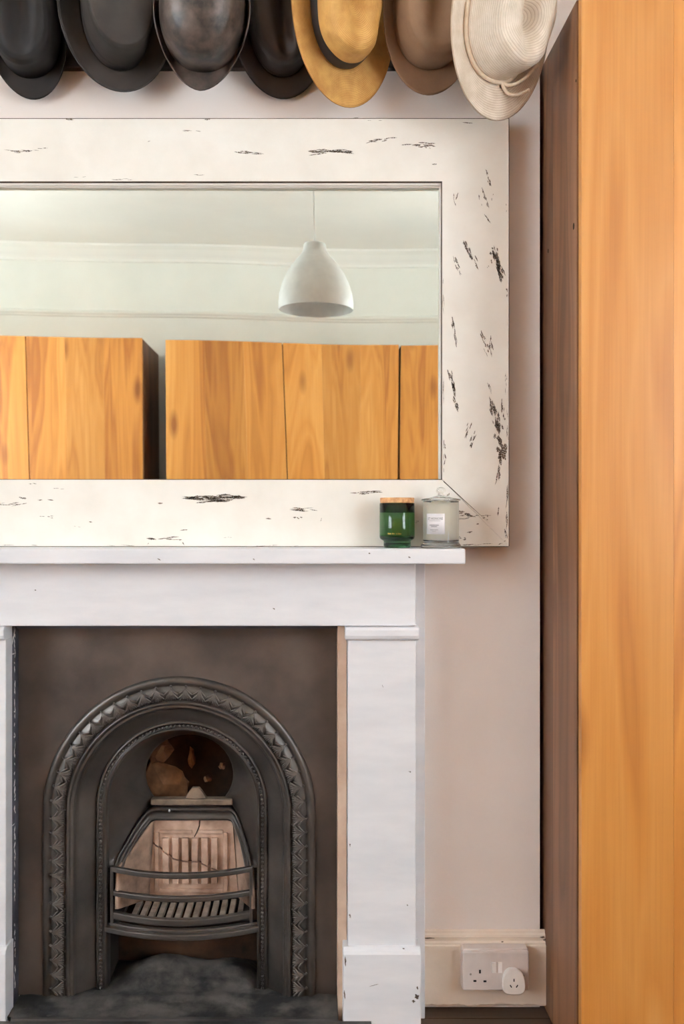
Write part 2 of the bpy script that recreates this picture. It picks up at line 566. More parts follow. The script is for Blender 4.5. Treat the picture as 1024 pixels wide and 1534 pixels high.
def wardrobe(name, label, x0, x1, yf, yb, z1, doors, group=None, sgn=-1, boards=4, side_boards=3, plinth=.05):
    """yf: front plane of the doors; sgn -1: front looks to -y, +1: front looks to +y"""
    t = thing(name, label, 'wardrobe', ((x0 + x1) / 2, (yf + yb) / 2, 0), group)
    dt = 0.021
    yc = yf - sgn * (dt + 0.003)          # carcass front
    lo, hi = min(yc, yb), max(yc, yb)
    body = MB().box(x0 + .02, x1 - .02, lo + .004, hi - .004, plinth, z1 - .002).obj('carcass', M['gap'], t)
    MB().box(x0 + .02, x1 - .02, lo + .03, hi - .03, 0, plinth).obj('plinth', M['gap'], t)
    n = side_boards
    for s, xa in ((0, x0), (1, x1 - .02)):
        for k in range(n):
            a = lo + (hi - lo) * k / n
            b = lo + (hi - lo) * (k + 1) / n
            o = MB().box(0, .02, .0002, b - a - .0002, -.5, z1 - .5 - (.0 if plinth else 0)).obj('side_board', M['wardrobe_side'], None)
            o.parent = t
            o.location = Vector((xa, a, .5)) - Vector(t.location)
    o = MB().box(x0 + .02, x1 - .02, lo + .002, hi - .002, z1 - .002, z1 + .0).obj('top_panel', M['wardrobe'], t)
    w = (x1 - x0) / doors
    for d in range(doors):
        da, db = x0 + w * d + .0025, x0 + w * (d + 1) - .0025
        dr = bpy.data.objects.new('door', None)
        COL.objects.link(dr)
        dr.parent = t
        dr.location = Vector(((da + db) / 2, yf, .5)) - Vector(t.location)
        bw = (db - da) / boards
        for k in range(boards):
            g = 0.0002
            ya, yb2 = (0, dt) if sgn < 0 else (-dt, 0)
            me = MB().box(-bw / 2 + g, bw / 2 - g, ya, yb2, plinth * .4 - .5, z1 - .5 + .004)
            ob = me.obj('door_board', M['wardrobe'], None, bevel=0.0)
            ob.parent = dr
            ob.location = (-(db - da) / 2 + bw * (k + .5), 0, 0)
    return t


WZ = 2.128
# the near one stands in the alcove right of the breast
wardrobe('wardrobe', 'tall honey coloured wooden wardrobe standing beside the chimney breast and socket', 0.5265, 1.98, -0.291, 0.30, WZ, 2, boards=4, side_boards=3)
# those along the opposite wall
G = 'wardrobes along the opposite wall'
YW = -3.65
wardrobe('wardrobe', 'honey wood double wardrobe seen in mirror, dark side showing past its edge', -2.39, -1.00, YW, YB + .01, WZ + .01, 2, G, 1, 3)
wardrobe('wardrobe', 'honey wood double wardrobe seen in mirror below the hanging lamp', -0.866, 0.528, YW, YB + .01, WZ, 2, G, 1, 3)
wardrobe('wardrobe', 'honey wood wardrobe seen in mirror, cut by the right frame stile', 0.536, 1.93, YW, YB + .01, WZ - .005, 2, G, 1, 3)

# nails and a peg hole on the near wardrobe's side
wr = [o for o in bpy.data.objects if o.name == 'wardrobe'][0]
for px, yy, py, r in ((851, -.245, 339, .0045), (818, -.035, 376, .003), (858, -.262, 121, .002)):
    z = CAM_H - (py - VPY) * (CAM_D + yy) / FPX
    mb = MB()
    rows = [[(0.5258 + dx, yy + r * k * math.cos(2 * math.pi * a / 10), z + r * k * 1.5 * math.sin(2 * math.pi * a / 10)) for a in range(10)] for dx, k in ((.001, 1), (0, 1), (0, .05))]
    mb.grid(rows, closed_u=True)
    mb.obj('screw_hole', M['hole'], wr)

# ================================================================== MANTELPIECE
MC = -0.292
mant = thing('mantelpiece', 'white painted fireplace surround with a plain shelf', 'mantelpiece', (MC, -.05, 0))


def mbox(name, x0, x1, y0, y1, z0, z1, m='gloss', bevel=.003, parent=None):
    return MB().box(x0, x1, y0, y1, z0, z1).obj(name, M[m], parent or mant, bevel=bevel, smooth=False)


def mirror_x(x):
    return 2 * MC - x


SHELF_T = 1.038
mbox('shelf', mirror_x(.325), .325, -.15, 0.0, 1.0057, SHELF_T, bevel=.003)
mbox('frieze', mirror_x(.2275), .2275, -.085, -.052, .868, 1.0055, bevel=.002)
mbox('backboard', .079, .2515, -.052, 0, 0.0, 1.0055, bevel=.002)
mbox('backboard', mirror_x(.2515), mirror_x(.079), -.052, 0, 0.0, 1.0055, bevel=.002)
mbox('backboard', mirror_x(.079), .079, -.052, 0, .866, 1.0055, bevel=.001)
for s in (0, 1):
    X = (lambda v: v) if s == 0 else mirror_x
    def bb(a, b):
        return (min(X(a), X(b)), max(X(a), X(b)))
    a, b = bb(.080, .2275)
    if s: b = -.6585
    pil = mbox('pilaster', a, b, -.088, -.052, .176, .840, bevel=.002)
    # capital: a bar with rounded lower edge
    a, b = bb(.0745, .2335)
    prof = [(-.052, .8385), (-.094, .8385), (-.101, .842), (-.104, .849), (-.104, .861), (-.100, .8665), (-.052, .8675)]
    MB().grid([[(x, y, z) for y, z in prof] for x in (a, b)]).add([(a, y, z) for y, z in prof], [tuple(range(7))]).add([(b, y, z) for y, z in prof], [tuple(range(7))]).obj('capital', M['gloss'], mant, weld=True, bevel=.002)
    a, b = bb(.0695, .2365)
    prof = [(-.052, .0), (-.107, .0), (-.107, .166), (-.104, .172), (-.094, .1775), (-.052, .1775)]
    MB().grid([[(x, y, z) for y, z in prof] for x in (a, b)]).add([(a, y, z) for y, z in prof], [tuple(range(6))]).add([(b, y, z) for y, z in prof], [tuple(range(6))]).obj('plinth_block', M['gloss'], mant, weld=True, bevel=.002)
# inner slips between surround and iron insert
mbox('inner_slip', .0595, .079, -.06, 0, .0, .866, 'plaster_edge', .001)
mbox('inner_slip', mirror_x(.079), -.656, -.03, 0, .0, .866, 'slate_edge', .001)
mbox('inner_slip_head', -.656, .0595, -.02, 0, .855, .866, 'slate_edge', .0)


def flake(name, pts, y, m, parent, th=.0006):
    return MB().prism(pts, y, y + th).obj(name, m, parent)


def sliver(cx, cz, L, W, ang, rnd):
    n = 6
    pts = []
    for k in range(n + 1):
        t = -1 + 2 * k / n
        pts.append((t * L / 2, W / 2 * (1 - t * t) * rnd.uniform(.45, 1.25) + rnd.uniform(-.1, .1) * W))
    for k in range(n - 1, 0, -1):
        t = -1 + 2 * k / n
        pts.append((t * L / 2, -W / 2 * (1 - t * t) * rnd.uniform(.45, 1.25) + rnd.uniform(-.1, .1) * W))
    c, s = math.cos(ang), math.sin(ang)
    return [(cx + x * c - z * s, cz + x * s + z * c) for x, z in pts]


rnd = random.Random(21)
# flaked paint down the edge of the left slip
fl = MB()
xs = -.656
z = .06
while z < .86:
    L = rnd.uniform(.004, .02)
    if rnd.random() < .72:
        fl.prism(sliver(xs - .0006 + rnd.uniform(-.001, .0006), z, L, rnd.uniform(.0012, .0028), math.pi / 2 + rnd.uniform(-.2, .2), rnd), -.0306, -.03)
    z += L * .9
fl.prism(sliver(xs - .005, .83, .035, .003, 1.35, rnd), -.0306, -.03)
fl.prism(sliver(xs - .004, .80, .006, .003, .5, rnd), -.0306, -.03)
fl.prism(sliver(xs - .004, .42, .010, .002, .8, rnd), -.0306, -.03)
fl.obj('flaked_paint', M['chip_white'], mant)['kind'] = 'stuff'
# small knocks on the surround
for px, py, Y, L, W, a in ((613.5, 1156, -.0885, 4, 3, 20), (610, 1356, -.0885, 3, 2, 60), (573, 1028, -.0885, 5, 1.2, 70), (604, 1421, -.1075, 4, 2, 20), (624, 1493, -.1075, 9, 6, 60), (619, 1500, -.1075, 6, 4, 10),
                           (625, 1480, -.1075, 5, 3, 80), (524, 1372, -.0885, 7, 3, 75), (524, 1266, -.0885, 5, 2, 80), (560, 1476, -.1075, 14, 1, -15), (613, 835, -.1505, 4, 2.5, 30), (553, 829, -.1505, 3, 2, 10),
                           (53, 884, -.0855, 3, 2, 20), (410, 912, -.0855, 4, 2, 40), (238, 838, -.1505, 6, 1.5, 30), (380, 838, -.1505, 4, 2, 30), (517, 1440, -.1075, 16, 2.2, 88), (516, 1490, -.1075, 14, 2, 86)):
    p = P(px, py, Y)
    flake('paint_chip', sliver(p.x, p.z, L * .00145, W * .00145, -math.radians(a), rnd), Y - .0001, M['bare'], mant)

# ================================================================== CAST IRON INSERT
ins = thing('fireplace_insert', 'black cast iron arched fireplace insert with beaded opening and grate', 'fireplace', (MC, 0, 0.03))
U0 = CAM_D / FPX
HZ = 0.030                       # hearth top
ACX = P(268.5, 0).x
ASP = P(0, 1216).z               # spring line


def arch_pts(r, y, foot=HZ, nl=14, na=40, cx=ACX, sp=ASP):
    pts = []
    for k in range(nl):
        pts.append((cx - r, y, foot + (sp - foot) * k / nl))
    for k in range(na + 1):
        a = math.pi * k / na
        pts.append((cx - r * math.cos(a), y, sp + r * math.sin(a)))
    for k in range(nl - 1, -1, -1):
        pts.append((cx + r, y, foot + (sp - foot) * k / nl))
    return pts


def arch_sweep(name, prof, m, parent=ins, smooth=True, foot=HZ, cx=ACX, sp=ASP, na=48):
    mb = MB()
    mb.grid([arch_pts(r * U0, y, foot, 14, na, cx, sp) for r, y in prof])
    return mb.obj(name, m, parent, smooth=smooth)


# front plate: rectangle with arched hole
PX0, PX1, PZ1 = -.6555, .059, .8545
rows_o, rows_i = [], []
ri = 203 * U0
nl, na = 14, 64
angs = sorted(set([math.pi * k / na for k in range(na + 1)] + [math.pi - math.atan2(PZ1 - ASP, PX1 - ACX), math.atan2(PZ1 - ASP, ACX - PX0)]))
for k in range(nl):
    z = HZ + (ASP - HZ) * k / nl
    rows_i.append((ACX - ri, 0, z)); rows_o.append((PX0, 0, z))
for a in angs:
    dx, dz = -math.cos(a), math.sin(a)
    rows_i.append((ACX + ri * dx, 0, ASP + ri * dz))
    ts = []
    if dx < -1e-9: ts.append((PX0 - ACX) / dx)
    if dx > 1e-9: ts.append((PX1 - ACX) / dx)
    if dz > 1e-9: ts.append((PZ1 - ASP) / dz)
    t = min(ts)
    rows_o.append((ACX + t * dx, 0, ASP + t * dz))
for k in range(nl - 1, -1, -1):
    z = HZ + (ASP - HZ) * k / nl
    rows_i.append((ACX + ri, 0, z)); rows_o.append((PX1, 0, z))
fy = -.006
mb = MB()
mb.grid([[(x, .012, z) for x, _, z in rows_o], [(x, fy, z) for x, _, z in rows_o], [(x, fy, z) for x, _, z in rows_i], [(x, .012, z) for x, _, z in rows_i]])
mb.obj('front_plate', M['iron_plate'], ins)

# outer moulding: lip, bed for the leaves, inner lip
arch_sweep('arch_moulding', [(204, -.004), (203, -.010), (200, -.0135), (196, -.0150), (192, -.013), (190.5, -.010), (189, -.010), (184, -.0155), (179, -.018), (174, -.0155), (169.5, -.010),
                             (168, -.011), (166.5, -.0155), (164, -.0165), (162, -.013), (161, -.010), (159, -.012), (157, -.0115), (155.5, -.006), (155, .0)], M['iron'])
# splay running back to the beaded edge
arch_sweep('splay', [(155.5, -.004), (154, .000), (150, .004), (140, .016), (131, .028), (128, .032)], M['iron'])
ICX = P(272.5, 0, .026).x
ISP = P(0, 1207, .026).z
arch_sweep('inner_moulding', [(131, .034), (129.5, .027), (127.5, .021), (125, .020), (124.4, .025), (120, .028), (118.2, .024), (116.5, .0215), (114.5, .024), (113.5, .030), (113, .060)], M['iron'], cx=ICX, sp=ISP)

# beading: tiny beads, too small to pick apart
bead = MB()
bm = bmesh.new()
bmesh.ops.create_icosphere(bm, subdivisions=1, radius=1)
bv = [tuple(v.co) for v in bm.verts]
bf = [tuple(v.index for v in f.verts) for f in bm.faces]
bm.free()
rb = 122 * U0
step = 6.3 * U0
zs = HZ + .004
L1 = ISP - zs
Lt = 2 * L1 + math.pi * rb
n = int(Lt / step)
for k in range(n + 1):
    s = Lt * k / n
    if s < L1: c = (ICX - rb, zs + s)
    elif s < L1 + math.pi * rb:
        a = (s - L1) / rb
        c = (ICX - rb * math.cos(a), ISP + rb * math.sin(a))
    else: c = (ICX + rb, zs + Lt - s)
    q = .0038
    bead.add([(c[0] + v[0] * q, .0172 + v[1] * q, c[1] + v[2] * q) for v in bv], bf)
bo = bead.obj('beading', M['iron'], ins, smooth=True)
bo['kind'] = 'stuff'

# acanthus leaves round the arch
lf = MB()
h2 = 10.5 * U0
for sx, lean in ((0, 0), (-.25, -.62), (.25, .62), (-.55, -1.05), (.55, 1.05), (-.3, -.32), (.3, .32), (-.9, -1.0), (.9, 1.0)):
    pts = []
    for k in range(6):
        t = k / 5
        # from the outer tip down to the inner edge, fanning out
        xx = (lean * (t ** 1.25)) * .0158 + sx * .0004
        zz = h2 * (1 - 2 * t) * (1.0 if sx == 0 else (.92 if abs(sx) < .4 else (.62 if abs(sx) < .7 else .45))) - (0 if abs(sx) < .4 else (.0035 if abs(sx) < .7 else -.0045))
        yy = -.0185 * math.sqrt(max(0, 1 - (zz / (13 * U0)) ** 2)) * .40 - .0150
        pts.append((xx, yy, zz))
    lf.tube(pts, [.0009, .0017, .0021, .0022, .0019, .0010], 6)
lf.add([(v[0] * .0034, -.0165 + v[1] * .0034, h2 + v[2] * .0034) for v in bv], bf)
lf.add([(.0165 + v[0] * .0022, -.0125 + v[1] * .0022, -h2 + v[2] * .0022) for v in bv], bf)
leaf_me = lf.mesh('leaf')
leaf_me.materials.append(M['iron'])
for p in leaf_me.polygons: p.use_smooth = True
rl = 179.5 * U0
L1 = ASP - HZ - .01
Lt = 2 * L1 + math.pi * rl
n = 52
for k in range(n):
    s = Lt * (k + .5) / n
    if s < L1: c, rot = (ACX - rl, HZ + .005 + s), math.pi / 2
    elif s < L1 + math.pi * rl:
        a = (s - L1) / rl
        c, rot = (ACX - rl * math.cos(a), ASP + rl * math.sin(a)), math.pi / 2 - a
    else: c, rot = (ACX + rl, HZ + .005 + Lt - s), -math.pi / 2
    o = link('leaf', leaf_me, None, ins)
    o.rotation_euler = (0, -rot, 0)
    o.location = Vector((c[0], 0, c[1])) - Vector(ins.location)

# hood: concave iron plate with a horseshoe throat


def resample(pts, n):
    d = [0]
    for a, b in zip(pts, pts[1:]):
        d.append(d[-1] + (b - a).length)
    out = []
    for k in range(n):
        t = d[-1] * k / (n - 1)
        i = 0
        while i < len(d) - 2 and d[i + 1] < t: i += 1
        f = (t - d[i]) / max(1e-9, d[i + 1] - d[i])
        out.append(pts[i].lerp(pts[i + 1], f))
    return out


hole = []
for px, py, Y in ((170, 1300, .045), (178, 1282, .062), (192, 1256, .085), (207, 1232, .112), (219, 1213, .128), (226, 1203, .13)):
    hole.append(P(px, py, Y))
for k in range(25):
    a = math.radians(218 - (218 + 38) * k / 24)
    hole.append(P(283 + 66 * math.cos(a), 1160 - 60 * math.sin(a), .13))
for px, py, Y in ((346, 1203, .13), (352, 1213, .128), (360, 1232, .112), (368, 1256, .085), (374, 1282, .062), (377, 1300, .045)):
    hole.append(P(px, py, Y))
zb = P(0, 1300, .045).z
r0 = 113.6 * U0
outer = [Vector((ICX - r0, .045, zb + (ISP - zb) * k / 12)) for k in range(12)]
outer += [Vector((ICX - r0 * math.cos(math.pi * k / 40), .045, ISP + r0 * math.sin(math.pi * k / 40))) for k in range(41)]
outer += [Vector((ICX + r0, .045, ISP + (zb - ISP) * k / 12)) for k in range(1, 13)]
A, B = resample(outer, 90), resample(hole, 90)
rows = []
for k in range(9):
    t = k / 8
    row = []
    for a, b in zip(A, B):
        p = a.lerp(b, t)
        p.y = a.y + (b.y - a.y) * (t ** .7)
        row.append(p)
    rows.append(row)
rows.append([b + Vector((0, .012, 0)) for b in B])
MB().grid(rows).obj('hood', M['iron'], ins, smooth=True)

# moulded frame over the fireback
fr_path = [P(*q) for q in ((171, 1300, .036), (177, 1280, .055), (192, 1254, .079), (207, 1230, .104), (219, 1215, .118), (230, 1209, .122), (345, 1209, .122), (353, 1216, .118), (361, 1234, .104), (368, 1256, .079), (374, 1280, .055), (377, 1300, .036))]
fr2 = [P(*q) for q in ((183, 1304, .040), (190, 1286, .060), (203, 1264, .086), (216, 1244, .112), (227, 1231, .128), (234, 1229, .130), (342, 1229, .130), (347, 1231, .128), (353, 1245, .112), (359, 1264, .086), (364, 1286, .060), (367, 1304, .040))]
fo, fi = resample(fr_path, 70), resample(fr2, 70)
rows = []
for t, dy in ((0, .012), (.0, .0), (.06, -.006), (.16, -.008), (.27, -.005), (.36, .002), (.55, .003), (.68, -.001), (.78, -.006), (.9, -.006), (1.0, .0), (1.0, .012)):
    rows.append([a.lerp(b, t) + Vector((0, dy, 0)) for a, b in zip(fo, fi)])
MB().grid(rows).obj('fireback_frame', M['iron'], ins, smooth=True)
a, b = P(226, 1196, .12), P(348, 1204, .12)
MB().box(a.x, b.x, .112, .14, b.z - .002, a.z).obj('throat_ledge', M['ledge'], ins, bevel=.003)
tg = [(270, 1198), (278, 1194), (283, 1186), (288, 1180), (298, 1180), (303, 1186), (308, 1194), (318, 1198)]
tp = [P(x, y, .125) for x, y in tg]
MB().prism([(p.x, p.z) for p in tp], .122, .136).obj('damper_tongue', M['ledge'], ins)
scr = P(253.5, 1214.5, .112)
MB().add([(scr.x + v[0] * .003, scr.y + v[1] * .003, scr.z + v[2] * .004) for v in bv], bf).obj('screw', M['chip_white'], ins, smooth=True)

# fireback: cracked clay centre with ribs, two cheeks
YFB = .135


def fpt(px, py, Y=YFB):
    p = P(px, py, Y)
    return (p.x, p.z)


upper = [fpt(*q) for q in ((228, 1228), (298.0, 1228), (297.4, 1238), (294.0, 1246), (290, 1254), (288, 1262), (289.4, 1262), (291.6, 1254), (295.6, 1247), (299.4, 1238), (300.4, 1228), (348, 1228), (352, 1282), (354, 1311), (337, 1307), (326, 1303), (316, 1297), (306, 1292), (296, 1288), (277, 1287.6), (268, 1288), (260, 1283.6), (248, 1274.4), (235, 1264), (224, 1259))]
lower = [fpt(*q) for q in ((222.6, 1261.6), (235, 1267), (248, 1278), (260, 1287), (268, 1290.6), (277, 1290), (296, 1290), (306, 1293.6), (316, 1298.6), (326, 1304), (337, 1307.6), (354, 1311.4), (357, 1343), (219, 1343))]
MB().prism(upper, YFB, YFB + .02).obj('fireback_tile', M['clay'], ins)
MB().prism(lower, YFB, YFB + .02).obj('fireback_tile', M['clay'], ins)
bk = MB().box(P(222, 0, .15).x, P(358, 0, .15).x, .156, .162, .16, P(0, 1222, .15).z).obj('fireback_backing', M['soot'], ins)


def crack_y(px):
    pl = ((222, 1260), (235, 1265.5), (248, 1276), (260, 1285), (277, 1289), (296, 1289), (316, 1298), (337, 1307), (360, 1312))
    for (x0, y0), (x1, y1) in zip(pl, pl[1:]):
        if x0 <= px <= x1: return y0 + (y1 - y0) * (px - x0) / (x1 - x0)
    return 1300


def relief(name, x0, x1, y0, y1, rise, m):
    """raised block on the fireback, split where the crack runs"""
    c0, c1 = crack_y(x0), crack_y(x1)
    yf = YFB - rise
    if y0 < min(c0, c1) and y1 > max(c0, c1):
        MB().prism([fpt(x0, y0), fpt(x1, y0), fpt(x1, c1 - 1.1), fpt(x0, c0 - 1.1)], yf, YFB + .001).obj(name, m, ins, bevel=.0012)
        MB().prism([fpt(x0, c0 + 1.1), fpt(x1, c1 + 1.1), fpt(x1, y1), fpt(x0, y1)], yf, YFB + .001).obj(name, m, ins, bevel=.0012)
    else:
        MB().prism([fpt(x0, y0), fpt(x1, y0), fpt(x1, y1), fpt(x0, y1)], yf, YFB + .001).obj(name, m, ins, bevel=.0012)


relief('fireback_border', 232, 238, 1246, 1336, .006, M['clay'])
relief('fireback_border', 335, 341, 1246, 1334, .006, M['clay'])
relief('fireback_border', 239, 288, 1243, 1248, .006, M['clay'])
relief('fireback_border', 297, 334, 1243, 1248, .006, M['clay'])
relief('fireback_border', 239, 334, 1331, 1336, .006, M['clay'])
for x in (244, 258.5, 273, 287.5, 302, 316.5):
    relief('fireback_rib', x, x + 9.5, 1254, 1322, .010, M['clay'])
for quad in (((173, 1302, .040), (227, 1228, .136), (219, 1345, .134), (172, 1362, .02)), ((349, 1228, .136), (376, 1302, .040), (377, 1362, .02), (357, 1345, .134))):
    q = [P(*c) for c in quad]
    rows = []
    for i in range(9):
        l, r = q[0].lerp(q[3], i / 8), q[1].lerp(q[2], i / 8)
        rows.append([l.lerp(r, j / 8) + Vector((0, .004 * noise.noise(Vector((i * .5, j * .5, quad[0][0]))), 0)) for j in range(9)])
    o = MB().grid(rows).obj('fireback_cheek', M['clay_dark'], ins, smooth=True)
    sm = o.modifiers.new('thickness', 'SOLIDIFY')
    sm.thickness = .008

# bowed front bars


def bowed(name, pxl, pxr, py, sag_px, h, th, Yend=.03, m='iron', lip=0.0):
    a, b = P(pxl, py, Yend), P(pxr, py, Yend)
    Ym = (CAM_H - a.z) * FPX / (py + sag_px - VPY) - CAM_D
    mb = MB()
    rows = []
    N = 24
    for k in range(N + 1):
        t = k / N
        x = a.x + (b.x - a.x) * t
        yy = Yend + (Ym - Yend) * (1 - (2 * t - 1) ** 2)
        z = a.z
        rows.append([(x, yy, z + h / 2), (x, yy - lip, z + h / 2 - .15 * h), (x, yy - lip, z - h / 2 + .2 * h), (x, yy, z - h / 2), (x, yy + th, z - h / 2), (x, yy + th, z + h / 2)])
    mb.grid(rows, closed_u=True)
    mb.f.append(tuple(range(6)))
    e = len(mb.v) - 6
    mb.f.append(tuple(range(e, e + 6)))
    return mb.obj(name, M[m], ins, bevel=.0012)


bowed('grate_front_bar', 166, 378, 1302, 11, .0125, .010, lip=.002)
bowed('grate_front_bar', 168, 374, 1338, 10, .0125, .010, lip=.002)
bowed('grate_front_bar', 168, 374, 1371, 12, .016, .012, lip=.002)
bowed('ash_lip', 160, 385, 1383, 13, .007, .014, Yend=.034, lip=.001)
bowed('ash_lip', 158, 387, 1391, 13, .016, .018, Yend=.028, lip=.006)
for px in (168, 376):
    a, b = P(px, 1298, .032), P(px, 1385, .032)
    MB().box(a.x - .0035, a.x + .0035, .026, .040, b.z, a.z).obj('grate_post', M['iron'], ins, bevel=.001)
# grate bottom bars run front to back
zg = P(0, 1380, 0.0).z
for k in range(13):
    t = k / 12
    xf = P(196 + (357 - 196) * t, 1380, .0).x
    yf0 = .012 + .022 * (2 * t - 1) ** 2
    MB().box(xf - .0062, xf + .0062, yf0, .128, zg - .012, zg).obj('grate_bottom_bar', M['ash_iron'], ins, bevel=.001)
for px in (180, 372):
    a = P(px, 1375, .06)
    MB().box(a.x - .012, a.x + .010, .03, .13, zg - .012, zg + .001).obj('grate_side_rest', M['soot'], ins)

# chamber walls behind the plate
x0, x1 = ICX - r0 - .001, ICX + r0 + .001
MB().add([(x0, .045, HZ), (x0, .045, zb), (x0, .2, zb), (x0, .2, HZ)], [(0, 1, 2, 3)]).obj('chamber_side', M['soot'], ins)
MB().add([(x1, .045, HZ), (x1, .045, zb), (x1, .2, zb), (x1, .2, HZ)], [(0, 1, 2, 3)]).obj('chamber_side', M['soot'], ins)
MB().box(x0, x1, .165, .175, HZ, .20).obj('chamber_back', M['masonry'], ins)
MB().box(OX0 + .02, OX1 - .02, .262, .272, .30, OZ1 - .01).obj('flue_back', M['masonry'], ins)
# broken masonry seen through the throat
rk = random.Random(5)
for px, py, Y, sx, sy in ((238, 1124, .225, 36, 40), (246, 1172, .235, 84, 70), (287, 1135, .215, 13, 34), (311, 1166, .22, 13, 10), (333, 1147, .225, 12, 10)):
    c = P(px, py, Y)
    bm = bmesh.new()
    bmesh.ops.create_icosphere(bm, subdivisions=2, radius=1)
    for v in bm.verts:
        d = 1 + .8 * noise.noise(v.co * 1.9 + Vector((px * .37, py * .21, 0)))
        v.co = Vector((v.co.x * sx * .5 * U0 * d, v.co.y * .02 * d, v.co.z * sy * .5 * U0 * d))
    me = bpy.data.meshes.new('broken_brick')
    bm.to_mesh(me); bm.free()
    o = link('broken_brick', me, M['rubble'], None, False)
    o.parent = ins
    o.location = c - Vector(ins.location)

# hearth slab and the ash lying on it
tag(MB().box(mirror_x(.0595) + .0, .0595, -.105, .0, 0.0, HZ - .003).box(mirror_x(.0695) - .06, .0695 + .06, -.46, -.1075, 0, HZ - .006).box(OX0 + .002, OX1 - .002, .0, .16, 0, HZ - .003).obj('hearth_slab', M['hearth']),
    'sooty dark stone hearth in front of the iron fireplace', 'hearth')
rows = []
nx, ny = 90, 46
hx0, hx1 = -.652, .0575
for i in range(ny + 1):
    Y = -.10 + (.16 + .10) * i / ny
    row = []
    for j in range(nx + 1):
        x = hx0 + (hx1 - hx0) * j / nx
        dx = (x - ICX) / (r0 * .95)
        inside = abs(x - ICX) < r0 - .003
        m_ = max(0, 1 - abs(dx) ** 2.4)
        crest = .034 * math.exp(-((Y - .105) / .05) ** 2) * m_ ** .7 * (1 + .25 * math.sin(x * 31))
        front = .004 * noise.noise(Vector((x * 22, Y * 22, 3))) + .0022 * noise.noise(Vector((x * 75, Y * 75, 9)))
        edge = .006 * math.exp(-((Y + .012) / .016) ** 2)
        z = HZ - .001 + crest + front * .8 + edge * (.5 + .5 * noise.noise(Vector((x * 14, 2, 1))))
        if Y > .02 and not inside: z = HZ - .004
        row.append((x, Y, z))
    rows.append(row)
ash = MB().grid(rows).obj('ash_heap', M['ash'], None, smooth=True)
tag(ash, 'grey soot and ash spilling from under the grate over the hearth', 'ash', kind='stuff')

# ================================================================== MIRROR
FY = -.045
mir = thing('mirror', 'wide mirror in a chunky distressed white wooden frame on the mantel shelf', 'mirror', (MC, -.03, SHELF_T))
oR, oT, oB = P(761.5, 0, FY).x, P(0, 178, FY).z, SHELF_T + .0015
iR, iT, iB = P(662, 0, FY).x, P(0, 271.5, FY).z, P(0, 718.5, FY).z
oL, iL = mirror_x(oR), mirror_x(iR)


def rail(name, pts):
    return MB().prism(pts, FY, -.012).obj(name, M['frame'], mir)


R_top = rail('frame_rail', [(oL, oT), (oR, oT), (iR, iT), (iL, iT)])
R_bot = rail('frame_rail', [(oL, oB), (oR - .0, oB), (iR - .0004, iB - .0006), (iL, iB)])
R_right = rail('frame_stile', [(oR, oB + .0003), (oR, oT), (iR, iT), (iR, iB + .0008), (iR + .0009, iB)])
R_left = rail('frame_stile', [(oL, oB), (oL, oT), (iL, iT), (iL, iB)])
# dark wood rebate: shows as a thin line round the paint and through the open mitre
e = .0018
bkm = MB()
bkm.prism([(oL - e, oT + e), (oR + e, oT + e), (iR, iT - .001), (iL, iT - .001)], -.0335, -.0115)
bkm.prism([(oL - e, oB), (oR + e, oB), (iR - .0, iB + .0), (iL, iB + .0)], -.0335, -.0115)
bkm.prism([(oR + e, oB), (oR + e, oT + e), (iR - .003, iT - .002), (iR - .003, iB)], -.0335, -.0115)
bkm.prism([(oL - e, oB), (oL - e, oT + e), (iL + .003, iT - .002), (iL + .003, iB)], -.0335, -.0115)
bkm.obj('rebate', M['dark_wood'], mir)
ew = .0016
for par, pts in ((R_top, [(oL, oT), (oR, oT), (oR, oT + ew), (oL, oT + ew)]), (R_bot, [(oL, oB - .0012), (oR, oB - .0012), (oR, oB), (oL, oB)]), (R_right, [(oR, oB), (oR + ew, oB), (oR + ew, oT + ew), (oR, oT + ew)]),
                 (R_top, [(iL, iT), (iR, iT), (iR, iT - .0014), (iL, iT - .0014)]), (R_bot, [(iL, iB), (iR, iB), (iR, iB + .0012), (iL, iB + .0012)]), (R_right, [(iR, iB), (iR, iT), (iR - .0014, iT), (iR - .0014, iB)])):
    o = MB().prism(pts, FY + .0004, -.034).obj('worn_edge', M['dark_wood'])
    o.parent = par
# painted inner lip
lp = MB()
lp.prism([(iL, iT + .001), (iR, iT + .001), (iR, iT - .0065), (iL, iT - .0065)], -.037, -.0186)
lp.prism([(iL, iT - .0055), (iR, iT - .0055), (iR, iT - .0085), (iL, iT - .0085)], -.030, -.0186)
lp.obj('inner_lip', M['frame'], mir, bevel=.001)
lp = MB().prism([(iR + .0005, iB), (iR + .0005, iT - .006), (iR - .0035, iT - .006), (iR - .0035, iB)], -.036, -.02)
lp.obj('inner_lip', M['frame'], mir, bevel=.001)
lp = MB().prism([(iL - .0005, iB), (iL - .0005, iT - .006), (iL + .0035, iT - .006), (iL + .0035, iB)], -.036, -.02)
lp.obj('inner_lip', M['frame'], mir, bevel=.001)
# glass: old plate, very slightly wavy
gx0, gx1, gz0, gz1 = iL - .004, iR + .004, iB - .004, iT - .002
rows = []
for i in range(41):
    z = gz0 + (gz1 - gz0) * i / 40
    row = []
    for j in range(61):
        x = gx0 + (gx1 - gx0) * j / 60
        u = (x + .292)
        sl = .0030 * math.tanh((x + .22) * 3.2) + .0006 * math.sin(x * 11 + .6)
        row.append((x, -.0185 + (z - 1.5) * sl, z))
    rows.append(row)
gl = MB().grid(rows).obj('mirror_glass', M['mirror'], mir, smooth=True)
MB().box(oL + .02, oR - .02, -.0115, -.003, oB + .02, oT - .02).obj('back_panel', M['dark_wood'], mir)

# chipped paint: patches of bare wood, placed where the frame is worn
rc = random.Random(11)


